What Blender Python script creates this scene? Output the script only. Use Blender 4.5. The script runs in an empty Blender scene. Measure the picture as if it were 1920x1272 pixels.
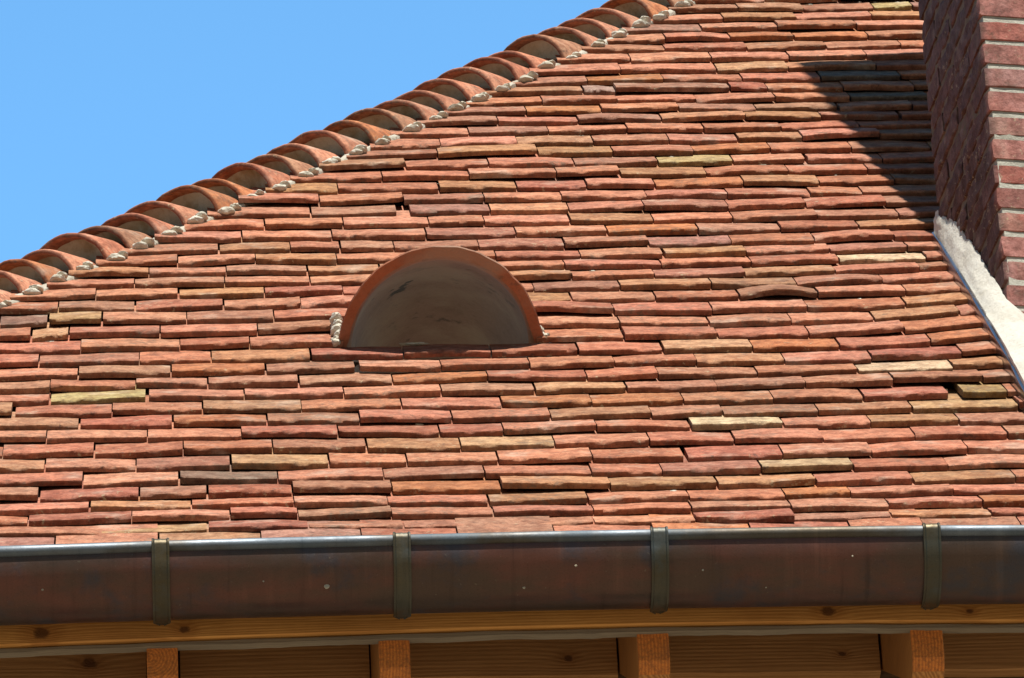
import bpy, bmesh, math, random
from mathutils import Vector, Matrix, noise

# ------------------------------------------------------------------ camera, sky, sun, exposure
scene = bpy.context.scene
COL = scene.collection
SUN_EL, SUN_AZ = math.radians(61.0), math.radians(8.0)      # azimuth: from straight in front of the eaves towards the right
cam_data = bpy.data.cameras.new('camera')
cam = bpy.data.objects.new('camera', cam_data); COL.objects.link(cam)
Rv, Uv, Fv = Vector((0.9985, -0.0327, -0.0431)), Vector((0.019, -0.5344, 0.845)), Vector((0.0506, 0.8446, 0.533))
mw = Matrix((Rv, Uv, -Fv)).transposed().to_4x4()
mw.translation = Vector((0.0346, -10.0513, -5.9301))
cam.matrix_world = mw
cam_data.sensor_width = 36.0
cam_data.lens = 12487.0 / 1920 * 36
cam_data.clip_start, cam_data.clip_end = 0.1, 3000
scene.camera = cam

world = bpy.data.worlds.new('World'); scene.world = world; world.use_nodes = True
nt = world.node_tree
sky = nt.nodes.new('ShaderNodeTexSky'); sky.sky_type = 'NISHITA'; sky.sun_disc = False
sky.sun_elevation = SUN_EL; sky.sun_rotation = math.pi - SUN_AZ
sky.air_density = 1.0; sky.dust_density = 0.2; sky.ozone_density = 0.6
# the clear blue of this sky: a tint, and a zenith deeper than the lower sky
wt = nt.nodes.new('ShaderNodeTexCoord'); ws = nt.nodes.new('ShaderNodeSeparateXYZ'); nt.links.new(wt.outputs['Generated'], ws.inputs[0])
def wramp(sock, a, b, va, vb):
    q = nt.nodes.new('ShaderNodeMapRange')
    for k, v in zip(('From Min', 'From Max', 'To Min', 'To Max'), (a, b, va, vb)): q.inputs[k].default_value = v
    nt.links.new(sock, q.inputs['Value']); return q.outputs[0]
wr = nt.nodes.new('ShaderNodeMath'); wr.operation = 'MULTIPLY'
nt.links.new(wramp(ws.outputs['Z'], .45, .95, 1.7, .6), wr.inputs[0]); nt.links.new(wramp(ws.outputs['Y'], -.5, .75, .16, 1.45), wr.inputs[1])
wm = nt.nodes.new('ShaderNodeMix'); wm.data_type = 'RGBA'; wm.blend_type = 'MULTIPLY'; wm.inputs[0].default_value = 1.0
wm.inputs[7].default_value = (.62, 1.03, 1.14, 1); nt.links.new(sky.outputs[0], wm.inputs[6])
wv = nt.nodes.new('ShaderNodeVectorMath'); wv.operation = 'SCALE'; nt.links.new(wm.outputs[2], wv.inputs[0]); nt.links.new(wr.outputs[0], wv.inputs['Scale'])
nt.links.new(wv.outputs[0], nt.nodes['Background'].inputs[0])
nt.nodes['Background'].inputs[1].default_value = 0.10

sun_data = bpy.data.lights.new('sun', 'SUN'); sun = bpy.data.objects.new('sun', sun_data); COL.objects.link(sun)
sun_data.energy = 5.0; sun_data.angle = math.radians(0.53); sun_data.color = (1.0, 0.95, 0.87)
to_sun = Vector((math.sin(SUN_AZ) * math.cos(SUN_EL), -math.cos(SUN_AZ) * math.cos(SUN_EL), math.sin(SUN_EL)))
sun.rotation_euler = to_sun.to_track_quat('Z', 'Y').to_euler()
sun.location = to_sun * 30
scene.view_settings.view_transform = 'Standard'; scene.view_settings.look = 'None'
scene.view_settings.exposure = 0.5; scene.view_settings.gamma = 1.0

# ------------------------------------------------------------------ helpers
rng = random.Random(7)
U = rng.uniform

def tag(o, label=None, cat=None, group=None, kind=None):
    if label: o['label'] = label
    if cat: o['category'] = cat
    if group: o['group'] = group
    if kind: o['kind'] = kind
    return o

def empty(name, loc, label, cat, group=None):
    o = bpy.data.objects.new(name, None); o.location = loc; o.empty_display_size = 0.1
    COL.objects.link(o); return tag(o, label, cat, group)

class MB:
    """collects vertices, faces, a colour per vertex and a material slot per face"""
    def __init__(s): s.v = []; s.f = []; s.c = []; s.m = []
    def add(s, verts, faces, col=(1, 1, 1, 0), mat=0):
        n = len(s.v); s.v += [tuple(v) for v in verts]; s.c += col if isinstance(col, list) else [col] * len(verts)
        s.f += [tuple(i + n for i in f) for f in faces]; s.m += [mat] * len(faces)
    def grid(s, rows, closed=False, caps=False, col=(1, 1, 1, 0), mat=0, flip=False):
        n, m = len(rows), len(rows[0]); vs = [p for r in rows for p in r]; fs = []
        for i in range(n - 1):
            for j in range(m if closed else m - 1):
                k = (j + 1) % m
                q = (i * m + j, i * m + k, (i + 1) * m + k, (i + 1) * m + j)
                fs.append(q[::-1] if flip else q)
        if caps:
            a = tuple(range(m)); b = tuple((n - 1) * m + j for j in range(m))
            fs.append(a if flip else a[::-1]); fs.append(b[::-1] if flip else b)
        s.add(vs, fs, col, mat)
    def build(s, name, mats, parent=None, sharp=40, smooth=True):
        me = bpy.data.meshes.new(name); me.from_pydata(s.v, [], s.f); me.update()
        bm = bmesh.new(); bm.from_mesh(me); bmesh.ops.recalc_face_normals(bm, faces=bm.faces); bm.to_mesh(me); bm.free()
        at = me.color_attributes.new('Col', 'FLOAT_COLOR', 'POINT')
        at.data.foreach_set('color', [x for c in s.c for x in c])
        for m in (mats if isinstance(mats, (list, tuple)) else [mats]): me.materials.append(m)
        me.polygons.foreach_set('material_index', s.m)
        if smooth:
            me.shade_smooth(); me.set_sharp_from_angle(angle=math.radians(sharp))
        o = bpy.data.objects.new(name, me); COL.objects.link(o)
        if parent is not None:
            o.parent = parent; o.matrix_parent_inverse = parent.matrix_world.inverted() if False else Matrix.Translation(parent_loc(parent)).inverted()
        return o

def parent_loc(p):
    v = Vector(p.location)
    while p.parent: p = p.parent; v = v + p.location
    return v

def prism(mb, poly, frame, depth, col=(1, 1, 1, 0), bev=0.0, mat=0, capmat=None):
    """extrude a closed (a,b) polygon by depth; frame = (origin, A, B, D)"""
    o, A, B, D = frame
    n = len(poly)
    st = [0.0, depth] if bev <= 0 else [0.0, bev, depth - bev, depth]
    ca = sum(p[0] for p in poly) / n; cb = sum(p[1] for p in poly) / n
    rows = []
    for k, d in enumerate(st):
        sh = bev if (bev > 0 and k in (0, len(st) - 1)) else 0
        r = []
        for a, b in poly:
            la = math.hypot(a - ca, b - cb) or 1
            r.append(o + A * (a - (a - ca) / la * sh) + B * (b - (b - cb) / la * sh) + D * d)
        rows.append(r)
    mb.grid(rows, closed=True, caps=False, col=col, mat=mat)
    m2 = mat if capmat is None else capmat
    mb.add(rows[0], [tuple(range(n))], col, m2); mb.add(rows[-1], [tuple(range(n))[::-1]], col, m2)

def blob(mb, c, r, seed, col, squash=(1, 1, 1), rough=0.35, n=9, m=12):
    rows = []
    for i in range(n + 1):
        th = math.pi * i / n; row = []
        for j in range(m):
            ph = 2 * math.pi * j / m
            d = Vector((math.sin(th) * math.cos(ph), math.sin(th) * math.sin(ph), math.cos(th)))
            k = 1 + rough * noise.noise(d * 1.7 + Vector((seed * 3.1, seed * 1.7, 0))) + rough * .5 * noise.noise(d * 4.3 + Vector((0, seed * 2.3, 5)))
            row.append(c + Vector((d.x * squash[0], d.y * squash[1], d.z * squash[2])) * (r * k))
        rows.append(row)
    mb.grid(rows, closed=True, col=col)

# ------------------------------------------------------------------ materials
def newmat(name):
    m = bpy.data.materials.new(name); m.use_nodes = True
    return m, m.node_tree, m.node_tree.nodes['Principled BSDF']

class NT:
    def __init__(s, t): s.t = t
    def n(s, kind, **kw):
        x = s.t.nodes.new(kind)
        for k, v in kw.items():
            if k.startswith('i_'): x.inputs[k[2:].replace('_', ' ')].default_value = v
            else: setattr(x, k, v)
        return x
    def l(s, a, b): s.t.links.new(a, b)
    def noise(s, vec, scale, detail=6, rough=0.6):
        x = s.n('ShaderNodeTexNoise'); x.inputs['Scale'].default_value = scale; x.inputs['Detail'].default_value = detail; x.inputs['Roughness'].default_value = rough
        if vec is not None: s.l(vec, x.inputs['Vector'])
        return x.outputs['Fac']
    def ramp(s, fac, a, b, va=0.0, vb=1.0):
        x = s.n('ShaderNodeMapRange'); x.interpolation_type = 'SMOOTHSTEP'
        for k, v in zip(('From Min', 'From Max', 'To Min', 'To Max'), (a, b, va, vb)): x.inputs[k].default_value = v
        s.l(fac, x.inputs['Value']); return x.outputs[0]
    def mix(s, fac, a, b, mode='MIX'):
        x = s.n('ShaderNodeMix', data_type='RGBA', blend_type=mode)
        if isinstance(fac, (int, float)): x.inputs[0].default_value = fac
        else: s.l(fac, x.inputs[0])
        for idx, q in ((6, a), (7, b)):
            if isinstance(q, tuple): x.inputs[idx].default_value = (*q, 1) if len(q) == 3 else q
            else: s.l(q, x.inputs[idx])
        return x.outputs[2]
    def math(s, op, a, b=None):
        x = s.n('ShaderNodeMath', operation=op)
        for i, q in enumerate((a, b)):
            if q is None: continue
            if isinstance(q, (int, float)): x.inputs[i].default_value = q
            else: s.l(q, x.inputs[i])
        return x.outputs[0]
    def bump(s, height, dist, strength=1.0, normal=None):
        x = s.n('ShaderNodeBump'); x.inputs['Distance'].default_value = dist; x.inputs['Strength'].default_value = strength
        s.l(height, x.inputs['Height'])
        if normal is not None: s.l(normal, x.inputs['Normal'])
        return x.outputs[0]

def clay_mat(name, dark=0.7, pale=0.42, bump=0.004, fine=140, stretch=(1, 1, 1)):
    """fired clay: vertex colour times speckle, soot patches, lime bloom"""
    m, t, b = newmat(name); N = NT(t)
    tc = N.n('ShaderNodeTexCoord').outputs['Object']
    at = N.n('ShaderNodeAttribute', attribute_name='Col')
    off = N.n('ShaderNodeVectorMath', operation='SCALE'); off.inputs[0].default_value = (13.1, 7.7, 3.3); N.l(at.outputs['Alpha'], off.inputs['Scale'])
    mp = N.n('ShaderNodeMapping'); mp.inputs['Scale'].default_value = stretch; N.l(tc, mp.inputs[0])
    ad = N.n('ShaderNodeVectorMath', operation='ADD'); N.l(mp.outputs[0], ad.inputs[0]); N.l(off.outputs[0], ad.inputs[1]); v = ad.outputs[0]
    n1, n2, n3, n4 = N.noise(v, 22, 8, .65), N.noise(v, fine, 5, .7), N.noise(v, 9, 6, .6), N.noise(v, 48, 8, .75)
    c = N.mix(N.ramp(n1, .3, .7, 0, .8), at.outputs['Color'], N.mix(1.0, at.outputs['Color'], (1.10, .95, .88), 'MULTIPLY'))
    c = N.mix(N.ramp(n2, .33, .60, .55, 0), c, N.mix(1.0, c, (.42, .36, .34), 'MULTIPLY'))
    c = N.mix(N.ramp(N.noise(v, 33, 9, .8), .5, .66, 0, .45), c, N.mix(1.0, c, (.58, .5, .5), 'MULTIPLY'))
    c = N.mix(N.ramp(n4, .555, .68, 0, dark), c, (.075, .055, .048))
    c = N.mix(N.ramp(n3, .56, .70, 0, pale), c, (.52, .42, .33))
    # mottling from the firing, and soot and lichen that run on from tile to tile
    n5, n6, n7 = N.noise(v, 34, 4, .55), N.noise(tc, 5, 7, .65), N.noise(tc, 75, 5, .7)
    c = N.mix(N.ramp(n5, .36, .64, 1, 0), c, N.mix(1.0, c, (.66, .60, .58), 'MULTIPLY'))
    c = N.mix(N.math('MULTIPLY', N.ramp(n6, .48, .66), N.ramp(n7, .46, .60, 0, .6)), c, (.13, .105, .075))
    c = N.mix(N.math('MULTIPLY', N.ramp(n6, .54, .40), N.ramp(n7, .58, .66, 0, .55)), c, (.46, .40, .26))
    N.l(c, b.inputs['Base Color']); b.inputs['Roughness'].default_value = .9; b.inputs['Specular IOR Level'].default_value = .25
    h = N.math('ADD', N.math('MULTIPLY', n2, .35), N.math('ADD', n4, n1))
    N.l(N.bump(h, bump, .9), b.inputs['Normal'])
    return m

def mortar_mat(name, base, stain=(.30, .27, .20), amount=.5, bump=.004):
    m, t, b = newmat(name); N = NT(t)
    tc = N.n('ShaderNodeTexCoord').outputs['Object']
    n1, n2, n3 = N.noise(tc, 12, 8, .65), N.noise(tc, 90, 6, .7), N.noise(tc, 260, 3, .6)
    c = N.mix(N.ramp(n1, .42, .72, 0, amount), base, stain)
    c = N.mix(N.ramp(n2, .3, .55, .35, 0), c, N.mix(1.0, c, (.55, .52, .48), 'MULTIPLY'))
    at = N.n('ShaderNodeAttribute', attribute_name='Col'); c = N.mix(1.0, c, at.outputs['Color'], 'MULTIPLY')
    N.l(c, b.inputs['Base Color']); b.inputs['Roughness'].default_value = .95; b.inputs['Specular IOR Level'].default_value = .2
    N.l(N.bump(N.math('ADD', n2, N.math('MULTIPLY', n3, .5)), bump, .8), b.inputs['Normal'])
    return m

def wood_mat(name, base, late, scale=1.0, knots=(), grey=0.0, rough=.7, axis='x', freq=1150):
    m, t, b = newmat(name); N = NT(t)
    tc = N.n('ShaderNodeTexCoord').outputs['Object']
    mp = N.n('ShaderNodeMapping'); mp.inputs['Scale'].default_value = (1, 1, 1); N.l(tc, mp.inputs[0])
    if axis == 'y': mp.inputs['Rotation'].default_value = (0, 0, math.pi / 2)
    v0 = mp.outputs[0]
    dist = None
    for kx, kz, kr in knots:                                  # distance to the nearest knot, in knot radii
        q = N.n('ShaderNodeVectorMath', operation='SUBTRACT'); N.l(v0, q.inputs[0]); q.inputs[1].default_value = (kx, 0, kz)
        e = N.n('ShaderNodeVectorMath', operation='MULTIPLY'); N.l(q.outputs[0], e.inputs[0]); e.inputs[1].default_value = (.75 / kr, 0, 1.0 / kr)
        ln = N.n('ShaderNodeVectorMath', operation='LENGTH'); N.l(e.outputs[0], ln.inputs[0])
        dist = ln.outputs['Value'] if dist is None else N.math('MINIMUM', dist, ln.outputs['Value'])
    if dist is not None: dist = N.math('ADD', dist, N.math('MULTIPLY', N.math('SUBTRACT', N.noise(v0, 70, 4, .6), .5), 1.1))
    s1 = N.n('ShaderNodeMapping'); s1.inputs['Scale'].default_value = (.9, 14, 14); N.l(v0, s1.inputs[0])
    warp = N.noise(s1.outputs[0], 1.2 * scale, 4, .5)
    sep = N.n('ShaderNodeSeparateXYZ'); N.l(v0, sep.inputs[0])
    bulge = N.math('DIVIDE', 16.0, N.math('ADD', dist, .6)) if dist is not None else N.math('MULTIPLY', warp, 0)
    ph = N.math('ADD', N.math('MULTIPLY', N.math('ADD', sep.outputs['Z'], N.math('MULTIPLY', sep.outputs['Y'], .6)), freq * scale), N.math('ADD', N.math('MULTIPLY', warp, 40), bulge))
    ring = N.math('ADD', N.math('MULTIPLY', N.math('SINE', ph), .5), .5)
    f = N.n('ShaderNodeMapping'); f.inputs['Scale'].default_value = (6, 160, 160); N.l(v0, f.inputs[0])
    fib = N.noise(f.outputs[0], 1.5, 5, .7)
    big = N.noise(v0, 5 * scale, 5, .6)
    c = N.mix(N.math('MULTIPLY', ring, .65), base, late)
    c = N.mix(N.ramp(fib, .35, .7, .45, 0), c, N.mix(1.0, c, (.55, .48, .42), 'MULTIPLY'))
    c = N.mix(N.ramp(big, .45, .7, 0, .35), c, N.mix(1.0, c, (.6, .5, .42), 'MULTIPLY'))
    if knots: c = N.mix(N.ramp(dist, .5, 1.15, .8, 0), c, (.10, .035, .012)); c = N.mix(N.ramp(dist, 1.0, 3.2, .45, 0), c, N.mix(1.0, c, (.6, .45, .35), 'MULTIPLY'))
    if grey: c = N.mix(N.ramp(N.noise(v0, 7, 6, .6), .35, .65, grey * .6, grey), c, (.20, .17, .13))
    N.l(c, b.inputs['Base Color']); b.inputs['Roughness'].default_value = rough; b.inputs['Specular IOR Level'].default_value = .3
    N.l(N.bump(N.math('ADD', fib, N.math('MULTIPLY', ring, .3)), .0015, .6), b.inputs['Normal'])
    return m

def endgrain_mat(name):
    m, t, b = newmat(name); N = NT(t)
    tc = N.n('ShaderNodeTexCoord').outputs['Object']
    mp = N.n('ShaderNodeMapping'); mp.inputs['Location'].default_value = (.02, 0, .19); N.l(tc, mp.inputs[0])
    w = N.n('ShaderNodeTexWave', wave_type='RINGS', rings_direction='Y'); w.inputs['Scale'].default_value = 55; w.inputs['Distortion'].default_value = 2.5; w.inputs['Detail'].default_value = 3; N.l(mp.outputs[0], w.inputs[0])
    n = N.noise(tc, 160, 6, .7); n2 = N.noise(tc, 18, 5, .6)
    c = N.mix(N.math('MULTIPLY', w.outputs['Fac'], .7), (.74, .24, .038), (.46, .12, .022))
    c = N.mix(N.ramp(n, .35, .6, .5, 0), c, (.12, .045, .018)); c = N.mix(N.ramp(n2, .5, .75, 0, .5), c, (.13, .06, .03))
    N.l(c, b.inputs['Base Color']); b.inputs['Roughness'].default_value = .8
    N.l(N.bump(n, .001, .7), b.inputs['Normal'])
    return m

def metal_mat(name, base, blue, rust, rough=.38, metallic=.75, speck=.5):
    m, t, b = newmat(name); N = NT(t)
    tc = N.n('ShaderNodeTexCoord').outputs['Object']
    st = N.n('ShaderNodeMapping'); st.inputs['Scale'].default_value = (1, 2.2, 2.2); N.l(tc, st.inputs[0])
    n1, n2, n3, n4 = N.noise(st.outputs[0], 4, 8, .6), N.noise(tc, 9, 6, .6), N.noise(tc, 140, 4, .6), N.noise(tc, 420, 2, .5)
    c = N.mix(N.ramp(n1, .38, .66), base, rust)
    c = N.mix(N.ramp(n2, .50, .70, 0, .8), c, blue)
    c = N.mix(N.ramp(n3, .66, .74, 0, speck), c, (.20, .17, .12))
    c = N.mix(N.ramp(n4, .25, .5, .35, 0), c, N.mix(1.0, c, (.5, .5, .5), 'MULTIPLY'))
    dr = N.n('ShaderNodeMapping'); dr.inputs['Scale'].default_value = (38, 1.6, 1.6); N.l(tc, dr.inputs[0])
    d1, d2 = N.noise(dr.outputs[0], 1.0, 6, .65), N.noise(tc, 6, 4, .6)
    c = N.mix(N.math('MULTIPLY', N.ramp(d1, .50, .72, 0, .8), N.ramp(d2, .40, .62)), c, N.mix(1.0, c, (1.4, 1.36, 1.3), 'MULTIPLY'))   # drip runs
    c = N.mix(N.math('MULTIPLY', N.ramp(d1, .48, .28, 0, .7), N.ramp(d2, .62, .40)), c, N.mix(1.0, c, (.5, .52, .55), 'MULTIPLY'))
    N.l(c, b.inputs['Base Color']); b.inputs['Metallic'].default_value = metallic
    N.l(N.ramp(n2, .3, .7, rough, rough + .22), b.inputs['Roughness'])
    N.l(N.bump(N.math('ADD', n1, N.math('MULTIPLY', n3, .15)), .004, .5), b.inputs['Normal'])
    return m

M = {}
M['tile'] = clay_mat('roof_clay')
M['hip'] = clay_mat('hip_clay', dark=.8, pale=.5, bump=.003, fine=110)
M['brick'] = clay_mat('brick_clay', dark=.5, pale=.25, bump=.004, fine=90)
M['white_mortar'] = mortar_mat('lime_mortar', (.60, .575, .49), (.40, .35, .25), .7)
M['grey_mortar'] = mortar_mat('hip_bedding', (.46, .42, .33), (.26, .17, .075), .9)
M['bed'] = mortar_mat('hip_mortar', (.52, .49, .41), (.30, .25, .17), .7, .006)
M['joint'] = mortar_mat('brick_joint', (.46, .45, .385), (.27, .255, .205), .8)
M['cement'] = mortar_mat('cement', (.56, .54, .48), (.42, .39, .31), .5, .004)
M['fascia'] = wood_mat('pine_board', (.80, .40, .11), (.58, .25, .055), knots=[(-.205, -.143, .013), (.042, -.142, .008), (1.17, -.132, .011), (1.42, -.138, .006), (-.6, -.14, .01), (2.1, -.14, .011)])
M['grey_wood'] = wood_mat('weathered_batten', (.34, .27, .18), (.24, .18, .12), grey=.6, rough=.85)
M['board'] = wood_mat('brown_board', (.58, .30, .115), (.40, .19, .065), scale=.6, knots=[(.74, .04, .008), (-.13, .05, .012), (1.24, .035, .006)])
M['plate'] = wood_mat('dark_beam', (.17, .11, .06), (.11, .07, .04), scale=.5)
M['rafter'] = wood_mat('rafter_side', (.62, .28, .08), (.26, .09, .022), axis='y')
M['end'] = endgrain_mat('rafter_end')
M['gutter'] = metal_mat('brown_patina_metal', (.095, .062, .047), (.062, .064, .078), (.15, .064, .048), rough=.32)
M['bead'] = metal_mat('bright_rim_metal', (.15, .175, .20), (.13, .165, .195), (.10, .085, .065), rough=.5, metallic=.85, speck=.3)
M['strap'] = metal_mat('strap_metal', (.085, .08, .06), (.095, .115, .12), (.10, .07, .03), rough=.36, metallic=.8)
M['lead'] = metal_mat('flashing_metal', (.42, .42, .43), (.38, .42, .47), (.36, .34, .33), rough=.12, metallic=.95, speck=.1)
M['deck'] = wood_mat('boarding', (.12, .07, .04), (.08, .05, .03))
def hood_mat(stains):
    m, t, b = newmat('hood_clay'); N = NT(t)
    tc = N.n('ShaderNodeTexCoord').outputs['Object']; at = N.n('ShaderNodeAttribute', attribute_name='Col')
    n1, n2, n3 = N.noise(tc, 16, 7, .6), N.noise(tc, 120, 5, .7), N.noise(tc, 30, 6, .7)
    c = N.mix(N.ramp(n1, .4, .7, 0, .45), at.outputs['Color'], N.mix(1.0, at.outputs['Color'], (.72, .66, .62), 'MULTIPLY'))
    c = N.mix(N.ramp(n2, .3, .55, .35, 0), c, N.mix(1.0, c, (.5, .45, .42), 'MULTIPLY'))
    c = N.mix(N.ramp(N.noise(tc, 13, 5, .7), .60, .68, 0, .75), c, (.06, .04, .032)); c = N.mix(N.ramp(N.noise(tc, 5, 4, .5), .45, .65, 0, .6), c, (.32, .24, .18))
    for st, sr in stains:                                     # soot spots
        q = N.n('ShaderNodeVectorMath', operation='DISTANCE'); N.l(tc, q.inputs[0]); q.inputs[1].default_value = st
        c = N.mix(N.ramp(N.math('ADD', N.math('DIVIDE', q.outputs['Value'], sr), N.math('MULTIPLY', N.noise(tc, 60, 4, .7), 1.6)), 1.35, 1.75, .9, 0), c, (.022, .016, .014))
    N.l(c, b.inputs['Base Color']); b.inputs['Roughness'].default_value = .88
    N.l(N.bump(N.math('ADD', n2, n3), .003, .7), b.inputs['Normal']); return m
def ground_mat():
    m, t, b = newmat('gravel'); N = NT(t); tc = N.n('ShaderNodeTexCoord').outputs['Object']
    c = N.mix(N.noise(tc, 3, 8, .6), (.24, .19, .13), (.17, .135, .09)); N.l(c, b.inputs['Base Color']); b.inputs['Roughness'].default_value = .95
    return m
M['ground'] = ground_mat()

# ------------------------------------------------------------------ the roof's curve (slope a little steeper towards the top)
P0, PK = 0.8240, 0.00904
_prof = [(0.0, 0.0)]; DS = 0.005
for i in range(1400):
    a = P0 + PK * (i + .5) * DS; y, z = _prof[-1]; _prof.append((y + math.cos(a) * DS, z + math.sin(a) * DS))
def prof(s):
    if s < 0: return s * math.cos(P0), s * math.sin(P0), P0
    q = s / DS; i = min(int(q), len(_prof) - 2); f = q - i
    return _prof[i][0] * (1 - f) + _prof[i + 1][0] * f, _prof[i][1] * (1 - f) + _prof[i + 1][1] * f, P0 + PK * s
def RP(x, s, off=0.0):
    y, z, a = prof(s); return Vector((x, y - math.sin(a) * off, z + math.cos(a) * off))
HTH = 0.7664; HX = -1.497                                     # plan angle and start of the hip
def hip_x(s): return HX + prof(s)[0] * math.tan(HTH)
HDIR = Vector((math.sin(HTH), math.cos(HTH), 0)); HPER = Vector((math.cos(HTH), -math.sin(HTH), 0))
def mirror(p):
    q = p - Vector((HX, 0, 0)); return p - HPER * (2 * q.dot(HPER))

S = [0.0268, 0.1052, 0.1817, 0.2599, 0.3458, 0.4378, 0.5352, 0.6321, 0.7198, 0.8086, 0.9011, 0.9872, 1.0719, 1.1632, 1.2602, 1.3564, 1.4478, 1.5422, 1.6355, 1.7208, 1.8018, 1.8816, 1.9672, 2.0589, 2.1514, 2.2449, 2.3371, 2.4292, 2.5221, 2.6126, 2.7028, 2.795, 2.8869, 2.975, 3.0592, 3.1442, 3.231, 3.3186, 3.4093, 3.5068, 3.6039, 3.6945, 3.7835, 3.8737, 3.9647, 4.0518]
while S[-1] < 5.0: S.append(S[-1] + .091)
XR = 2.7                                                      # right end of the roof, beyond the chimney
ANCH = [(0, -0.1, 0.087, 'C2'), (2, -0.12, 0.06, 'OC'), (2, 0.589, 0.765, 'OC'), (3, -0.211, -0.033, 'CH'), (3, 0.09, 0.241, 'CH'), (3, 1.004, 1.182, 'OC'), (3, 1.357, 1.541, 'OC'), (4, 0.04, 0.217, 'DK'), (4, 1.091, 1.258, 'OL'), (5, 0.134, 0.311, 'C2'), (6, 0.384, 0.555, 'OC'), (6, 0.555, 0.728, 'C2'), (7, 0.986, 1.157, 'C'), (8, -0.143, 0.029, 'CH'), (8, 1.407, 1.606, 'C2'), (9, 1.324, 1.485, 'R'), (9, 1.51, 1.596, 'O2'), (10, -0.2, -0.02, 'Y'), (10, 0.713, 0.885, 'C2'), (11, 0.27, 0.447, 'C3'), (11, 0.447, 0.628, 'OR'), (11, 1.333, 1.514, 'C'), (12, 0.209, 0.379, 'C3'), (13, 0.297, 0.474, 'R'), (13, 0.474, 0.643, 'R'), (13, 0.643, 0.81, 'R'), (13, 0.975, 1.147, 'C2'), (15, -0.242, -0.17, 'C2'), (16, -0.306, -0.212, 'DB'), (16, -0.21, -0.106, 'C2'), (16, 1.476, 1.62, 'OC'), (17, -0.04, 0.133, 'R'), (17, 0.734, 0.821, 'OC'), (17, 1.155, 1.311, 'BOW'), (18, 0.046, 0.216, 'OC'), (20, 0.306, 0.45, 'OC'), (20, 1.38, 1.556, 'C'), (22, 0.13, 0.275, 'OC'), (22, 0.377, 0.486, 'C3'), (23, 0.928, 1.114, 'OR'), (23, 1.447, 1.615, 'OC'), (24, 0.857, 1.029, 'OC'), (25, 0.324, 0.502, 'C3'), (25, 0.529, 0.696, 'PU'), (27, 0.228, 0.385, 'OC'), (27, 0.598, 0.761, 'OC'), (27, 1.054, 1.24, 'OR'), (28, 0.987, 1.169, 'OC'), (29, 1.074, 1.233, 'Y'), (30, 0.822, 0.983, 'OC'), (31, 1.261, 1.4, 'OC'), (35, 1.54, 1.712, 'GG'), (36, 0.954, 1.025, 'GR'), (36, 1.281, 1.364, 'CH'), (37, 1.492, 1.672, 'GG'), (38, 1.266, 1.428, 'C2'), (41, 1.468, 1.637, 'OR'), (44, 1.68, 1.77, 'Y')]
PAL = dict(N=(.455, .205, .125), N2=(.42, .178, .107), N3=(.48, .232, .145), R=(.375, .150, .095), PU=(.30, .165, .125), BR=(.345, .175, .110), OR=(.42, .175, .070), OC=(.39, .225, .110), C=(.56, .44, .28), C2=(.47, .32, .17), C3=(.35, .205, .125), Y=(.41, .34, .15), O2=(.35, .25, .11), OL=(.38, .33, .18), DK=(.13, .11, .09), GR=(.26, .22, .18), GG=(.20, .17, .13), DB=(.19, .14, .10), BOW=(.30, .165, .095), CH=(.37, .145, .088))
def tone(c, f=.25): return tuple(a * (1 - f) + b * f for a, b in zip(c, PAL['N']))
for k in ('OC', 'C2', 'C3', 'DK', 'GR', 'DB', 'PU', 'BR', 'OL', 'OR'): PAL[k] = tone(PAL[k])
PAL = {k: tuple(q * 1.14 for q in c) for k, c in PAL.items()}
RANDK = ['N'] * 11 + ['N2'] * 8 + ['N3'] * 9 + ['R'] * 2 + ['PU'] * 1 + ['BR'] * 5 + ['OR'] * 2 + ['C3'] * 5 + ['OC'] * 3

# the half-round vent: its footprint in the tiling
VX, VS, VR, VL, VDROP = 0.549, 1.268, 0.197, 0.62, math.radians(25)
def vent_half(s):
    a = (s - VS)
    if a < -0.02 or a > .62: return 0
    q = VR * VR * (1 - (max(a, 0) / .75) ** 2) - (max(a, 0) * math.sin(VDROP)) ** 2
    return math.sqrt(q) if q > 0 else 0

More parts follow.
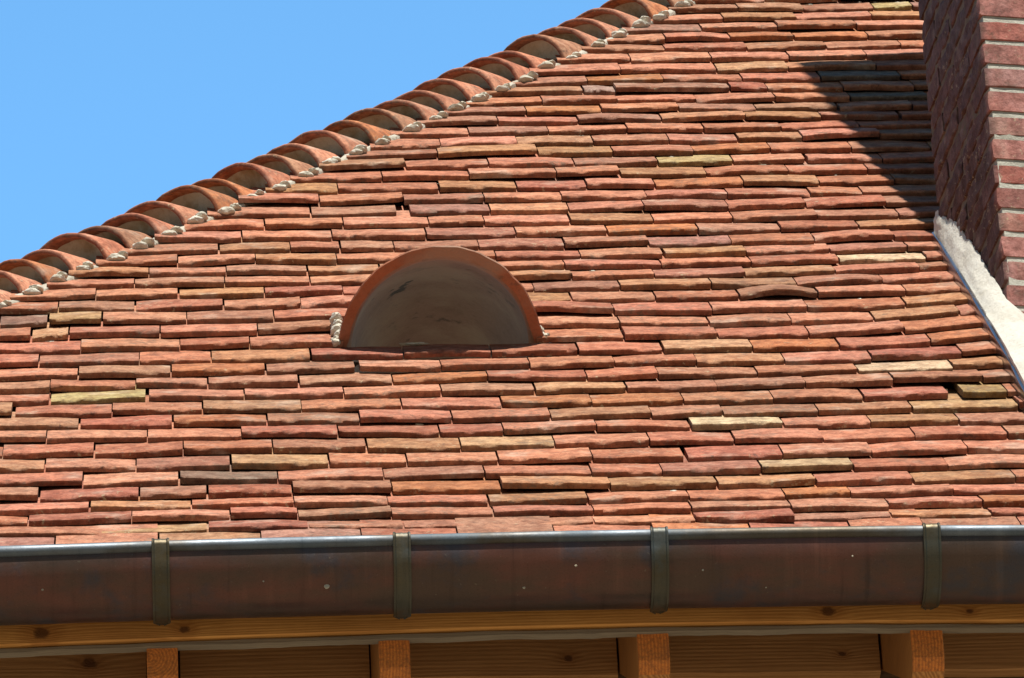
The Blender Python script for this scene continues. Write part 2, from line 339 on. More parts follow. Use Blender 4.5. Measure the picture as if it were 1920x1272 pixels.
def tile(mb, x0, x1, s, exposure, kind, side=0, N=15, length=.25, clip=True, seed=0):
    R_ = random.Random(seed); u_ = R_.uniform
    t = .0125 * u_(.86, 1.14)
    c = PAL[kind]; k = u_(.86, 1.12); col = (c[0] * k, c[1] * k * u_(.95, 1.05), c[2] * k * u_(.93, 1.07), u_(0, 10))
    bow = u_(-.0008, .0022); tilt = u_(-.0026, .0026); lift = .0013 + abs(R_.gauss(0, .0020)); ds0 = R_.gauss(0, .0030); skew = R_.gauss(0, .0035)
    if R_.random() < .10: lift += u_(.002, .006)
    if R_.random() < .05: bow += u_(.001, .003)
    if kind == 'BOW': bow, tilt, t = .011, 0, .0135
    chips = []
    nch = R_.choice([0, 1, 1, 2, 3]) if kind != 'CH' else 4
    for _ in range(nch): chips.append((u_(0, 1), u_(.03, .10) * (1.5 if kind == 'CH' else 1), u_(.004, .011) * (1.5 if kind == 'CH' else 1)))
    edge = u_(.42, .75)                                          # painted-in shade that darkens each tile's front edge
    c0 = R_.choice([u_(.0, .0015), u_(0, .0015), u_(.002, .005)]); c1 = R_.choice([u_(.0, .0015), u_(0, .0015), u_(.002, .005)])                  # worn corners
    f1, f2, f3, p1, p2, p3 = u_(2, 5), u_(6, 12), u_(14, 26), u_(0, 6), u_(0, 6), u_(0, 6)
    th = t / exposure
    prof_pts = [(length, 0.0, 0), (.0, 0.0, 0), (-.0005, .48, 1), (.0012, .86, 2), (.0045, 1.0, 3), (.016, 1.0, 4), (.045, 1.0, 4), (.10, 1.0, 4), (length, 1.0, 4)]
    rows = []
    for i in range(N):
        uu = i / (N - 1)
        wob = .0007 * math.sin(f1 * uu * 2 + p1) + .0003 * math.sin(f2 * uu * 2 + p2); rag = .0026 * noise.noise(Vector((uu * 14, seed % 977, 0))) + .0018 * noise.noise(Vector((uu * 37, seed % 971, 3)))
        tw = t * (1 + .035 * math.sin(f2 * uu + p3) + .05 * noise.noise(Vector((uu * 18, seed % 967, 9))))
        cut = 0.0
        for cp, cw, cd in chips: cut = max(cut, cd * max(0, 1 - ((uu - cp) / cw) ** 2))
        ret = c0 * max(0, 1 - uu * 22) + c1 * max(0, 1 - (1 - uu) * 22)
        zz = lift + bow * (1 - (2 * uu - 1) ** 2) + tilt * (2 * uu - 1)
        row = []
        for a, b, lev in prof_pts:
            aa = a + (wob + ret + ds0 + skew * (uu - .5) * 2 if a < .03 else 0)
            off = b * tw
            if lev == 2: aa += cut * .55 + rag; off -= cut * .22
            elif lev == 3: aa += cut + rag * 1.3; off -= cut * .10
            elif lev == 4 and a < .03: aa += cut * .8; off -= cut * .03
            elif lev == 1: aa += cut * .12
            off += zz * (1 - a / length * .5) - a * th + .004
            ss = s + aa
            xl, xr = x0, x1
            if clip: xl = max(x0, hip_x(ss) + .05); xr = max(x1, xl + .0005)
            x = xl + (xr - xl) * uu
            # courses ride up a little beside the vent and are never dead level
            off += .006 * math.exp(-((abs(x - VX) - .22) / .07) ** 2 - ((s - 1.42) / .10) ** 2)
            off += .0025 * noise.noise(Vector((x * 1.3, s * .9, 3.3)))
            if not side and x > 1.25:
                kk = min(1, (x - 1.25) / .35) ** 2 * math.exp(-((s - 1.25) / .38) ** 2); off += .010 * kk; ss += .022 * kk
            ss += .004 * noise.noise(Vector((x * 1.1, s * 3.1, 8.1)))
            p = RP(x, ss, off)
            row.append(mirror(p) if side else p)
        rows.append(row)
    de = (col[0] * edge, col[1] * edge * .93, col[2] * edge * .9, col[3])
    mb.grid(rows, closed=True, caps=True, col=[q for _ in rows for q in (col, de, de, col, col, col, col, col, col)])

# ------------------------------------------------------------------ the roof
roof = empty('tiled_roof', (0, 0, 0), 'steep old hipped roof of uneven red and ochre flat clay tiles', 'roof')
cover = MB(); cover2 = MB()
def lay(i, xa, xb, mb, side, N, s=None):
    """one stretch of course i from xa to xb filled with tiles about 17 cm wide"""
    w = .168
    x = xa; s = S[i] if s is None else s; exp_ = S[i + 1] - s if i + 1 < len(S) else .091
    n = max(1, round((xb - xa) / (w + .003)))
    ws = [w * U(.93, 1.05) for _ in range(n)]
    if n > 3 and rng.random() < .5: ws[rng.randrange(n)] *= U(.6, .8)
    k = (xb - xa - .0015 * n) / sum(ws)
    for q in ws:
        kind = rng.choice(RANDK)
        if not side and s > 3.0 and rng.random() < .3: kind = rng.choice(['N', 'N3', 'C3', 'BR'])
        L = .25
        if not side and i in (11, 12, 13) and x + q * k > VX - VR and x < VX + VR: L = .105
        g = U(0, .0022) if rng.random() > .035 else U(.004, .010)
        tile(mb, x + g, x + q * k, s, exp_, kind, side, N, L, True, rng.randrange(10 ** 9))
        x += q * k + .0015
for i, s in enumerate(S):
    xl = hip_x(s) + .05
    stops = []                                                # (x0, x1, kind or None for a hole)
    for r, a, b, kd in ANCH:
        if r == i: stops.append((a, b, kd))
    vh = vent_half(s + .02)
    if vh > 0: stops.append((VX - vh + .012, VX + vh - .012, None))
    stops.sort()
    x = xl + U(.095, .115); exp_ = S[i + 1] - s if i + 1 < len(S) else .091
    for a, b, kd in stops:
        if a - x > .05: lay(i, x, a - .002, cover, 0, 23); x = a
        if kd:
            a2 = max(a, x); 
            if b - a2 > .03:
                L = .105 if (i in (11, 12, 13) and b > VX - VR and a < VX + VR) else .25
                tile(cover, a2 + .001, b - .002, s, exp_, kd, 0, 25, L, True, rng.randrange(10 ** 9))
        x = max(x, b)
    if XR - x > .05: lay(i, x, XR, cover, 0, 23)
    lay(i, xl + U(.085, .11), xl + 1.6, cover2, 1, 6)
lay(0, hip_x(-.05) + .15, XR, cover, 0, 15, -.052)
cover.build('tile_covering', M['tile'], roof)
tag(cover2.build('tile_covering', M['tile'], roof), 'red tile slope turning the corner beyond the hip')

deck = MB(); sN, xN = 110, 120
for side in (0, 1):
    rows = []
    for i in range(sN + 1):
        s = -.07 + 5.17 * i / sN; xl = hip_x(s); xr = XR if not side else xl + 1.5
        row = [RP(xl + (xr - xl) * j / xN, s, -.045) for j in range(xN + 1)]
        rows.append([mirror(p) for p in row] if side else row)
    vs = [p for r in rows for p in r]; fs = []
    for i in range(sN):
        for j in range(xN):
            s = -.07 + 5.17 * (i + .5) / sN; x = rows[i][j].x
            if not side and 1.24 < s < 1.80 and abs(x - VX) < .197: continue
            m = xN + 1; fs.append((i * m + j, i * m + j + 1, (i + 1) * m + j + 1, (i + 1) * m + j))
    deck.add(vs, fs)
deck.build('roof_boarding', M['deck'], roof)

# hip tiles: one on the end of every course, each bedded on mortar
def hip_frame(s):
    p = Vector((hip_x(s), prof(s)[0], prof(s)[1])); s2 = s + .02
    q = Vector((hip_x(s2), prof(s2)[0], prof(s2)[1])); u = (q - p).normalized()
    w = HPER.cross(u).normalized()
    if w.z < 0: w = -w
    return p, u, w
for i in range(0, len(S)):
    s = S[i] + .125
    p, u, w = hip_frame(s)
    R_ = random.Random(500 + i); u_ = R_.uniform
    d = math.radians(20 + u_(-2.5, 2.5)); roll = math.radians(u_(-4, 4)); yaw = math.radians(u_(-3, 3))
    ua = (u * math.cos(d) - w * math.sin(d)).normalized(); wa = (w * math.cos(d) + u * math.sin(d)).normalized()
    va = (HPER * math.cos(roll) + wa * math.sin(roll)).normalized(); wa = (wa - va * wa.dot(va)).normalized()
    ua = (ua * math.cos(yaw) + va * math.sin(yaw)).normalized(); va = (va - ua * va.dot(ua)).normalized()
    r0 = .120 * u_(.96, 1.04); L = .22; t = .0125; base = p - u * .006 + w * (.006 + u_(-.003, .004))
    c = PAL[R_.choice(['N', 'N2', 'N3', 'N3', 'OR', 'C3'])]; k = u_(.95, 1.2); col = (c[0] * k, c[1] * k, c[2] * k, u_(0, 10))
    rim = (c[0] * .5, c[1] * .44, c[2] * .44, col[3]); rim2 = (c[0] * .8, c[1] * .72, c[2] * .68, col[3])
    def ring(a, r, n=26, lo=-12, hi=192, jit=0.0):
        out = []
        for j in range(n):
            ph = math.radians(lo + (hi - lo) * j / (n - 1))
            rr = r + jit * noise.noise(Vector((j * .55, i * 3.7, a * 9)))
            aa = a + (jit * 1.6 * noise.noise(Vector((j * .7, i * 5.1, 2.2))) if jit else 0)
            out.append(base + va * (rr * math.cos(ph) * 1.0) + wa * (rr * .88 * math.sin(ph) - .076) + ua * aa)
        return out
    hb = MB()
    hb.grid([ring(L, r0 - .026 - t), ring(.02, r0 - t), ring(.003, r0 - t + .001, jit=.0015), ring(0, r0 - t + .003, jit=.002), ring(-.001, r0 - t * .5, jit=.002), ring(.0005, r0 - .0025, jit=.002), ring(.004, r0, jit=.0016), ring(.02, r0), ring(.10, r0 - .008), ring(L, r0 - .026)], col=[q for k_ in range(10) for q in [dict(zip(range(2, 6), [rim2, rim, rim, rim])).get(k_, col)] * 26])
    for ph_i in (0, -1):                                      # close the two long edges
        pass
    ht = hb.build('hip_tile', M['hip'], roof, sharp=50)
    mb = MB(); rows = []
    for q, aa in ((1.0, .030), (.8, .040), (.5, .046), (.2, .048), (0, .048)):
        rows.append([base + va * ((r0 - t) * q * math.cos(math.radians(-12 + 204 * j / 20))) + wa * ((r0 - t) * .88 * q * math.sin(math.radians(-12 + 204 * j / 20)) - .076) + ua * (aa + .006 * noise.noise(Vector((j * .6, q * 3, i * 2.1)))) for j in range(21)])
    mb.grid(rows); mb.build('mortar_bedding', M['grey_mortar'], ht)
    db = MB()
    # dabs of pale mortar where the hip tile's foot meets the course
    foot = base + va * (r0 * 1.0) - wa * .088
    lo, hi = -.3, 5.3
    for _ in range(30):
        m_ = (lo + hi) / 2
        if prof(m_)[0] < foot.y: lo = m_
        else: hi = m_
    sp = RP(foot.x + .006, lo, .016)
    blob(db, sp + u * .010 + w * .002, u_(.009, .013), i * 7, (1, 1, 1, 0), (1.5, 1.3, .75), .25, 12, 18)
    blob(db, sp + u * u_(.028, .04) + w * .004 + Vector((u_(-.004, .004), 0, 0)), u_(.007, .011), i * 7 + 3, (1, 1, 1, 0), (1.4, 1.8, .7), .25, 12, 18)
    db.build('mortar_dab', M['white_mortar'], ht)

# the bed of mortar under the feet of the hip tiles
bed = MB(); rows = []
for k in range(421):
    s = -.05 + 5.0 * k / 420; c0 = RP(hip_x(s) + .140, s, -.011)
    R0 = .026 * (1 + .35 * noise.noise(Vector((s * 17, 1, 4))) + .25 * noise.noise(Vector((s * 55, 2, 4))))
    y_, z_, a_ = prof(s); nrm = Vector((0, -math.sin(a_), math.cos(a_)))
    rows.append([c0 + HPER * (R0 * math.cos(q * math.pi / 6) * 1.1) + nrm * (R0 * math.sin(q * math.pi / 6) * .8) + HDIR * (.006 * noise.noise(Vector((s * 30, q * .8, 3)))) for q in range(12)])
bed.grid(rows, closed=True, caps=True); bed.build('mortar_strip', M['bed'], roof, sharp=60)

# crumbs of mortar and lichen left on the tiles
cr = MB()
for k in range(150):
    i = rng.randrange(1, 46); s = S[i]; x = U(max(hip_x(s) + .2, -.35), 1.75)
    if abs(x - VX) < .22 and 1.15 < s < 1.9: continue
    blob(cr, RP(x, s + U(-.012, .006), U(-.001, .006)), U(.002, .0055), k, (1, 1, 1, 0), (U(1, 3), 1, .7), .5, 5, 7)
o = cr.build('mortar_crumbs', M['white_mortar'], roof); o['kind'] = 'stuff'

# ------------------------------------------------------------------ the half-round vent
vent = empty('roof_vent', RP(VX, VS), 'half-round terracotta vent hood with a dark opening, set among the flat tiles', 'roof vent')
hv = MB()
ya, za, an = prof(VS); org = Vector((VX, ya, za))
UP = Vector((0, math.cos(an), math.sin(an))); NN = Vector((0, -math.sin(an), math.cos(an)))
AX = (UP * math.cos(VDROP) - NN * math.sin(VDROP)).normalized()
def vring(a, r, jit=0.0, n=61, drop=True, lo=-8, hi=188):
    out = []
    c = org + AX * a if a > 0 else org + UP * a
    for j in range(n):
        ph = math.radians(lo + (hi - lo) * j / (n - 1))
        flare = .016 * max(0, 1 - min(ph + .14, math.pi + .14 - ph) / .45) ** 2 if a < .02 else 0
        rr = r + flare + jit * noise.noise(Vector((j * .35, a * 30, 4)))
        aa = jit * 1.5 * noise.noise(Vector((j * .5, 7, r * 40)))
        lean = .20 * max(0, 1 - a / .3)
        out.append(c + Vector((1, 0, 0)) * (rr * math.cos(ph)) + NN * (rr * 1.10 * math.sin(ph)) + UP * (aa - lean * rr * math.sin(ph)))
    return out
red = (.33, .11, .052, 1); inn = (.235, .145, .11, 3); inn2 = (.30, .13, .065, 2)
TT = .021
hv.grid([vring(.0, VR - TT, .0025), vring(.0, VR - TT * .5, .0025), vring(.0, VR - .003, .0025), vring(.004, VR, .002)], col=red)
def taper(a): return math.sqrt(max(0.0, 1 - (a / .75) ** 2))
hv.grid([vring(.004, VR, .002)] + [vring(a, VR * taper(a), .001) for a in (.05, .1, .18, .26, .34, .42, .5)], col=(.44, .16, .09, 4))
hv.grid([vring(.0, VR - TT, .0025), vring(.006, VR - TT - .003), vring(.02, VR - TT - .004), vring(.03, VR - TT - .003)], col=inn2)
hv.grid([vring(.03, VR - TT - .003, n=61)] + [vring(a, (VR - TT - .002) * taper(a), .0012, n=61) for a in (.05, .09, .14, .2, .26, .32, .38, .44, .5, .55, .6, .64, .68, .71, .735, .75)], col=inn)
def soot(dx, a, h): return tuple(org + AX * a + Vector((dx, 0, 0)) + NN * h)
M['hood'] = hood_mat([(soot(-.072, .24, .152), .028), (soot(-.064, .215, .166), .014), (soot(-.092, .20, .158), .011), (soot(-.055, .20, .172), .012), (soot(-.10, .17, .155), .009), (soot(-.13, .12, .125), .010)])
hv.build('hood', M['hood'], vent, sharp=35)
for sx, spots in ((-1, ((.02, .004), (.045, .012), (.07, .02), (.09, .03), (.0, .006), (.105, .04))), (1, ((.012, .006), (.03, .002), (.05, .01)))):
    vm = MB()
    for q, (a, h) in enumerate(spots):
        hw = vent_half(VS + a)
        for e in range(2):
            blob(vm, RP(VX + sx * (hw + .004 + U(-.006, .006)), VS + a + U(-.010, .010), .004 + h * .6 + U(0, .004)), U(.010, .016), q * 5 + e + sx, (1, 1, 1, 0), (.8, 1.5, .7), .25, 12, 18)
    vm.build('mortar', M['white_mortar'], vent)
vm = MB(); blob(vm, RP(VX - .05, VS - .012, .013), .0045, 61, (1, 1, 1, 0), (6, 1, .5), .6, 9, 40)
vm.build('mortar', M['white_mortar'], vent)

# ------------------------------------------------------------------ gutter
GX0, GX1 = -1.45, 2.75
BEAD = [(-1.5, -.100), (-0.3273, -.0888), (0.0048, -.0842), (0.1684, -.0832), (0.4218, -.0815), (0.648, -.0810), (0.8699, -.0816), (1.0645, -.0826), (1.3447, -.0850), (1.5564, -.0886), (2.8, -.105)]
def gz(x):
    for (xa, a), (xb, b) in zip(BEAD, BEAD[1:]):
        if xa <= x <= xb: return a + (b - a) * (x - xa) / (xb - xa)
    return BEAD[-1][1]
GR, GY = .083, -.057
gut = empty('gutter', (0, GY, -.09), 'half-round brown metal gutter with a bright rolled rim along the eaves', 'gutter')
g = MB(); rows = []
NS = 90
for k in range(NS + 1):
    x = GX0 + (GX1 - GX0) * k / NS; zc = gz(x); r = []
    for j in range(41):
        ph = math.pi + math.pi * j / 40
        dent = .0009 * noise.noise(Vector((x * 2.2, j * .12, 1)))
        r.append(Vector((x, GY + (GR + dent) * math.cos(ph), zc - .004 + (GR + dent) * math.sin(ph))))
    for j in range(41):
        ph = 2 * math.pi - math.pi * j / 40
        r.append(Vector((x, GY + (GR - .002) * math.cos(ph), zc - .004 + (GR - .002) * math.sin(ph))))
    rows.append(r)
g.grid(rows, closed=True, caps=True); g.build('trough', M['gutter'], gut, sharp=60)
g = MB(); rows = []
for k in range(NS + 1):
    x = GX0 + (GX1 - GX0) * k / NS; zc = gz(x) + .0006 * noise.noise(Vector((x * 3, 0, 0)))
    rows.append([Vector((x, GY - GR + .003 + .0112 * math.cos(q * math.pi / 9), zc + .0112 * math.sin(q * math.pi / 9))) for q in range(18)])
g.grid(rows, closed=True, caps=True); g.build('rolled_rim', M['bead'], gut, sharp=60)
for bi, bx in enumerate((.0039, .4203, .8663, 1.3395, 1.84, -.47)):
    b = MB(); rows = []; hw = .0152
    zc = gz(bx); pts = []
    cy, cz = GY - GR + .003, zc
    for q in range(9):                                        # over the rolled rim
        ph = math.radians(20 + 170 * q / 8); pts.append((cy + .0132 * math.cos(ph), cz + .0132 * math.sin(ph), math.cos(ph), math.sin(ph), 1.0))
    for q in range(18):                                       # down round the trough
        ph = math.radians(188 + 118 * q / 17); rr = GR + .0035 + (.004 if q == 17 else 0)
        pts.append((GY + rr * math.cos(ph), zc - .004 + rr * math.sin(ph), math.cos(ph), math.sin(ph), 1.0 if q < 16 else (.9 if q == 16 else .3)))
    xs = [(-1, 0), (-1, .0022), (-.80, .0030), (-.66, .0012), (-.2, .0010), (0, .0016), (.2, .0010), (.66, .0012), (.80, .0030), (1, .0022), (1, 0)]
    for (y, z, ny, nz, wd) in pts:
        rows.append([Vector((bx + xx * hw * wd, y + ny * h, z + nz * h)) for xx, h in xs])
    b.grid(rows, closed=True, caps=True)
    br = b.build('bracket', M['strap'], gut, sharp=30)
    rv = MB(); ph = math.radians(290); blob(rv, Vector((bx, GY + (GR + .0052) * math.cos(ph), zc - .004 + (GR + .0052) * math.sin(ph))), .0022, bi, (1, 1, 1, 0), (1, 1, .6), .1, 6, 10)
    rv.build('rivet', M['plate'], br)
# droppings and flecks on the gutter's face
for fx, fa, fr in ((.289, 232, .0052), (.72, 214, .0022), (.94, 222, .0018), (.18, 224, .0016), (1.20, 208, .0016), (.63, 240, .0026), (-.2, 226, .002), (1.62, 220, .002), (1.05, 246, .0015)):
    fl = MB(); ph = math.radians(fa); blob(fl, Vector((fx, GY + (GR + .0006) * math.cos(ph), gz(fx) - .004 + (GR + .0006) * math.sin(ph))), fr, fx, (1, 1, 1, 0), (1, .5, 1.1), .4, 6, 9)
    fl.build('dropping', M['grey_mortar'], gut)

# ------------------------------------------------------------------ woodwork under the eaves
def plank(name, mat, x0, x1, zf, y0, thick, height, label, cat, group=None, rough=0.0, nx=60):
    """a board along the eaves; zf(x) is its bottom edge"""
    mb = MB(); rows = []; bv = .0018
    for k in range(nx + 1):
        x = x0 + (x1 - x0) * k / nx; zb = zf(x); ht = height(x) if callable(height) else height
        e = rough * noise.noise(Vector((x * 9, y0 * 50, 1))) + rough * .6 * noise.noise(Vector((x * 31, y0 * 50, 7)))
        e2 = rough * noise.noise(Vector((x * 8, y0 * 50, 15)))
        rows.append([Vector((x, y0 + a, zb + c)) for a, c in ((bv, e), (0, bv + e), (0, ht - bv + e2), (bv, ht + e2), (thick - bv, ht), (thick, ht - bv), (thick, bv), (thick - bv, e))])
    mb.grid(rows, closed=True, caps=True)
    o = mb.build(name, mat, None, sharp=25)
    return tag(o, label, cat, group)
FB = [(-1.5, -.19), (-.2786, -.1655), (.0181, -.1590), (.3158, -.1540), (.6142, -.1510), (.9135, -.1500), (1.2131, -.1530), (1.5134, -.1588), (2.8, -.185)]
def fz(x):
    for (xa, a), (xb, b) in zip(FB, FB[1:]):
        if xa <= x <= xb: return a + (b - a) * (x - xa) / (xb - xa)
    return FB[-1][1]
plank('fascia_board', M['fascia'], -1.45, 2.75, fz, .050, .024, .130, 'long orange pine fascia board with knots, behind the gutter', 'fascia board')
plank('eaves_batten', M['grey_wood'], -1.45, 2.75, lambda x: fz(x) - .0128, .057, .017, .0108, 'thin rough weathered grey batten below the orange fascia board', 'batten', rough=.003, nx=200)

def rafter(xa, xb, label):
    mb = MB(); zt = fz((xa + xb) / 2) - .0105; y0 = .062
    sl = math.tan(math.radians(32))
    poly = [(0, 0), (0, -.056), (.006, -.066), (.016, -.076), (.032, -.0825), (.05, -.078), (.48, -.078 + .43 * sl), (.48, .48 * sl)]
    poly = [(a, b) for a, b in poly]
    prism(mb, poly, (Vector((xa, y0, zt)), Vector((0, 1, 0)), Vector((0, 0, 1)), Vector((1, 0, 0))), xb - xa, bev=.0018)
    # sawn front face and the rounded nose show end grain
    k = 0
    for fi, f in enumerate(mb.f):
        nrm = Vector((0, 0, 0))
        ys = [mb.v[i][1] - y0 for i in f]
        if len(f) == 4 and max(ys) < .020: mb.m[fi] = 1
    o = mb.build('rafter_tail', [M['rafter'], M['end']], None, sharp=30)
    return tag(o, label, 'rafter', 'rafter tails under the eaves')
rafter(-.0240, .0300, 'square-cut orange rafter tail end, leftmost of the four under the eaves')
rafter(.3807, .4348, 'orange rafter tail end below the gutter strap left of the vent, second from left')
rafter(.8332, .8885, 'orange rafter tail with a rounded nose, third of four from the left')
rafter(1.3133, 1.3697, 'rounded orange rafter tail with its left side showing, rightmost of the four')

def bz(x): return .0125 - (x + .2) * .0105
BD = [(-1.4, -.028, 'brown boarding between the eaves, left of the leftmost rafter tail'), (.034, .3775, 'brown board between the first and second rafter tails from the left'), (.4385, .829, 'brown board with a knot, between the second and third rafter tails from the left'), (.8925, 1.3085, 'brown board between the third rafter tail and the rightmost one'), (1.3745, 2.7, 'dark brown board right of the rightmost rafter tail')]
for xa, xb, lb in BD:
    plank('eaves_board', M['board'], xa, xb, bz, .50 + U(-.004, .004), .03, .30, lb, 'board', 'boards closing the eaves between the rafters', rough=.0015, nx=24)
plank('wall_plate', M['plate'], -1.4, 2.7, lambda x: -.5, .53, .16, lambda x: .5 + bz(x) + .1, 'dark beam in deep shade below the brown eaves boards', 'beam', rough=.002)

# ------------------------------------------------------------------ chimney
CB, CF = Vector((1.597, 1.28, 0)), Vector((1.658, .85, 0))     # rear left and front left corners in plan
fd = (CF - CB).normalized(); ed = Vector((-fd.y, fd.x, 0)); fl_len = (CF - CB).length; wid = .93
TOP = 4.5; PITCH = .0575; BH = .0452
chim = empty('chimney', (1.7, 1.2, 1.2), 'red brick chimney stack with pale joints at the right edge', 'chimney')
bk = MB()
def brick(o, L_, D_, ln, h, out, kind, seed, rough, corner=0):
    R_ = random.Random(seed); u_ = R_.uniform
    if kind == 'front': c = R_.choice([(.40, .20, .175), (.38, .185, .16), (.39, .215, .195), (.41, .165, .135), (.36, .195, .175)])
    else: c = R_.choice([(.13, .082, .080), (.115, .072, .070), (.135, .078, .070), (.11, .078, .078)])  # flank bricks get darker colours, painting in that side's shade
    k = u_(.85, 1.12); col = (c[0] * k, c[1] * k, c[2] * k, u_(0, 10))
    fc = (.40 * k, .19 * k, .165 * k, col[3]); dc = (.15 * k, .085 * k, .078 * k, col[3])   # corner brick ends: front colour, and flank colour with its shade painted in
    Z = Vector((0, 0, 1)); n = 12; rows = []
    pp = [(-.10, 0), (-.004, 0), (-.0008, .0022), (0, h * .3), (0, h * .7), (-.0008, h - .0022), (-.004, h), (-.10, h)]
    dz = u_(-.0012, .0012); tip = u_(-.0015, .0015)
    for q in range(n):
        uu = q / (n - 1); e = min(uu, 1 - uu) * ln; ret = .0022 * max(0, 1 - e / .005)
        row = []
        for a, b in pp:
            nn = rough * noise.noise(Vector((uu * ln * 45, b * 60, seed % 997))) + rough * .7 * noise.noise(Vector((uu * ln * 130, b * 130, seed % 991)))
            row.append(o + L_ * (uu * ln + (.0015 * noise.noise(Vector((b * 90, seed % 89, uu * 2))) if q in (0, n - 1) else 0)) + D_ * (out + (a - ret + nn if a > -.05 else a)) + Z * (b + dz + tip * (uu - .5) * 2 + .0011 * noise.noise(Vector((uu * ln * 25, b * 20, seed % 83)))))
        rows.append(row)
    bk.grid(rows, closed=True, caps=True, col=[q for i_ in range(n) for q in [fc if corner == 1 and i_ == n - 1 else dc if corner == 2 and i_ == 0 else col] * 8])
zc = .72; ci = 0
corners = [(CB, fd, fl_len), (CF, ed, wid), (CF + ed * wid, -fd, fl_len), (CB + ed * wid, -ed, wid)]
while zc < TOP:
    for wi, (o0, dr, ln) in enumerate(corners):
        outw = Vector((dr.y, -dr.x, 0))
        odd = (ci + wi) % 2
        x = .103 if odd else 0.0; end = ln if not odd else ln - .0
        end = ln - (.103 if (ci + wi + 1) % 2 == 0 and False else 0)
        first = True
        if wi in (0, 2): x, end = (.103, ln - .103) if ci % 2 == 0 else (0, ln)
        else: x, end = (0, ln) if ci % 2 == 0 else (.103, ln - .103)
        while x < end - .02:
            L_ = .215
            if x + L_ > end - .05: L_ = end - x
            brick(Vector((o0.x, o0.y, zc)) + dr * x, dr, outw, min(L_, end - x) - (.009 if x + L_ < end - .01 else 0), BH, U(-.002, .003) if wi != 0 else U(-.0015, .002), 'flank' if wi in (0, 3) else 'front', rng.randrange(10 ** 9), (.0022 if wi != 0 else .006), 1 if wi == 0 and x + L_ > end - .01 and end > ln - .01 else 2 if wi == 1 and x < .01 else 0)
            x += L_
    zc += PITCH; ci += 1
bk.build('brickwork', M['brick'], chim, sharp=35)
jm = MB(); ins = .009
c4 = [CB + (fd + ed) * ins, CF + (-fd + ed) * ins, CF + ed * (wid - ins) - fd * ins, CB + ed * (wid - ins) + fd * ins]
rows = []
nz = 200
def jit(p, z): return p
for k in range(nz + 1):
    z = .70 + (TOP - .0 - .70) * k / nz; row = []
    for a, b in zip(c4, c4[1:] + c4[:1]):
        dr = (b - a).normalized(); outw = Vector((dr.y, -dr.x, 0)); nseg = 22
        for q in range(nseg):
            p = a + (b - a) * (q / nseg); j = .004 * noise.noise(Vector((p.x * 40, p.y * 40, z * 60))) + .003 * noise.noise(Vector((p.x * 120, p.y * 120, z * 130)))
            row.append(Vector((p.x, p.y, z)) + outw * ((j + .005) if a is c4[0] else (j * .3 + .0058)))
    rows.append(row)
jm.grid(rows, closed=True, caps=True, col=[q for _ in rows for q in [(.36, .29, .25, 0)] * 22 + [(1, 1, 1, 0)] * 66]); jm.build('mortar_joints', M['joint'], chim, sharp=60)  # joints on the flank tinted dark too, as painted shade

# cement fillet down the side of the chimney and its metal upstand
TOPL = [(1.597, 1.31, 1.53), (1.6014, 1.2493, 1.4821), (1.6113, 1.1795, 1.423), (1.6187, 1.1269, 1.3715), (1.6258, 1.0773, 1.3133), (1.6327, 1.0283, 1.2557), (1.6414, 0.9667, 1.1713), (1.6475, 0.9243, 1.1124), (1.6537, 0.8805, 1.0592), (1.6588, 0.8444, 1.0112), (1.6631, 0.8139, 0.9731), (1.6719, 0.7519, 0.9027), (1.68, .65, .785), (1.69, .45, .56)]
def lerp(pts, y):
    for a, b in zip(pts, pts[1:]):
        if a[1] >= y >= b[1]:
            f = (a[1] - y) / (a[1] - b[1]); return Vector([a[k] + (b[k] - a[k]) * f for k in range(3)])
    return Vector(pts[-1])
def s_of_y(y):
    lo, hi = 0, 5
    for _ in range(30):
        m = (lo + hi) / 2
        if prof(m)[0] < y: lo = m
        else: hi = m
    return lo
UPST = [(1.315, .035), (1.2, .055), (1.05, .062), (.85, .062), (.65, .066), (.40, .07)]
def uph(y):
    for a, b in zip(UPST, UPST[1:]):
        if a[0] >= y >= b[0]: return a[1] + (b[1] - a[1]) * (a[0] - y) / (a[0] - b[0])
    return UPST[-1][1]
FLX = [(1.40, 1.585), (1.32, 1.585), (1.2, 1.588), (1.05, 1.594), (.85, 1.604), (.68, 1.611), (.40, 1.615)]
def flx(y):
    for a, b in zip(FLX, FLX[1:]):
        if a[0] >= y >= b[0]: return a[1] + (b[1] - a[1]) * (a[0] - y) / (a[0] - b[0])
    return FLX[-1][1]
cm = MB(); rows = []
ny = 110
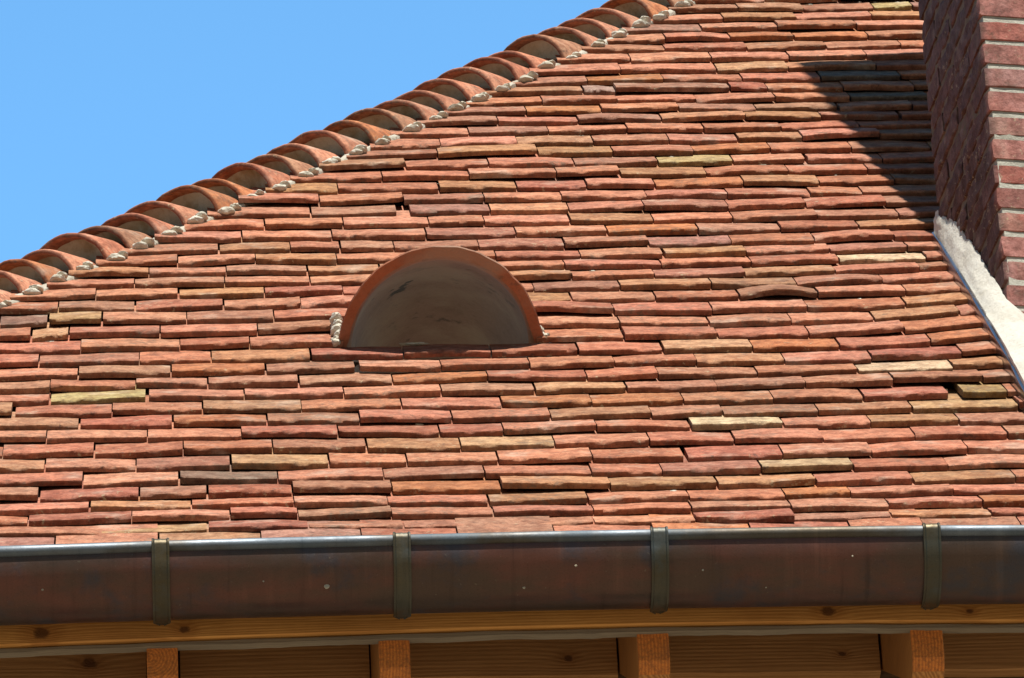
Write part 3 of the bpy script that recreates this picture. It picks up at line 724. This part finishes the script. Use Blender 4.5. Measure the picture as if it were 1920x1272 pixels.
for k in range(ny + 1):
    y = 1.31 + (.45 - 1.31) * k / ny; tp = lerp(TOPL, y); s = s_of_y(y)
    lo = RP(flx(y) + .004, s, 0); lo = Vector((lo.x, lo.y, lo.z + uph(y) - .004)); row = []
    back = Vector((tp.x + .06, tp.y + .02, tp.z - .05))
    base = Vector((lo.x + .004, lo.y, lo.z - .15))
    edge = .010 * noise.noise(Vector((y * 16, 3, 1))) + .004 * noise.noise(Vector((y * 60, 3, 5)))
    row.append(base)
    for q in range(13):
        f = q / 12; p = lo.lerp(tp, f)
        bulge = .003 * math.sin(math.pi * f) + .004 * noise.noise(Vector((y * 14, f * 2.5, 2))) + .0025 * noise.noise(Vector((y * 50, f * 9, 6)))
        p = p + Vector((-.55, -.25, .8)) * bulge + Vector((0, 0, edge * f))
        row.append(p)
    row.append(back + Vector((0, 0, edge))); row.append(Vector((back.x, back.y, base.z)))
    rows.append(row)
cm.grid(rows, closed=True, caps=True)
tag(cm.build('cement_fillet', M['cement'], None, sharp=60), 'pale rough cement fillet running down between the brick chimney and the tiles', 'cement fillet')
lm = MB(); rows = []
for k in range(81):
    y = 1.315 + (.40 - 1.315) * k / 80; s = s_of_y(y); x = flx(y); h = uph(y)
    b = RP(x, s, 0); wv = .0012 * noise.noise(Vector((y * 9, 0, 0)))
    rows.append([Vector((x - .05, b.y, b.z - .012)), Vector((x - .002, b.y, b.z - .010)), Vector((x + wv, b.y, b.z - .006)), Vector((x + wv, b.y, b.z + h * .5)), Vector((x + wv * 2, b.y, b.z + h - .003)), Vector((x + .001, b.y, b.z + h)), Vector((x + .006, b.y, b.z + h + .0025)), Vector((x + .010, b.y, b.z + h)), Vector((x + .004, b.y, b.z + h * .5)), Vector((x + .004, b.y, b.z - .014)), Vector((x - .05, b.y, b.z - .014))])
lm.grid(rows, closed=True, caps=True)
tag(lm.build('metal_flashing', M['lead'], None, sharp=50), 'narrow shiny metal flashing strip that mirrors the tiles, below the cement fillet', 'flashing')

# ------------------------------------------------------------------ the ground far below (out of the picture, it throws light up under the eaves)
gm = MB(); rows = []
for i in range(21):
    rows.append([Vector((-1500 + 150 * j, -1500 + 150 * i, -7.6)) for j in range(21)])
gm.grid(rows); tag(gm.build('ground', M['ground'], None), kind='structure')
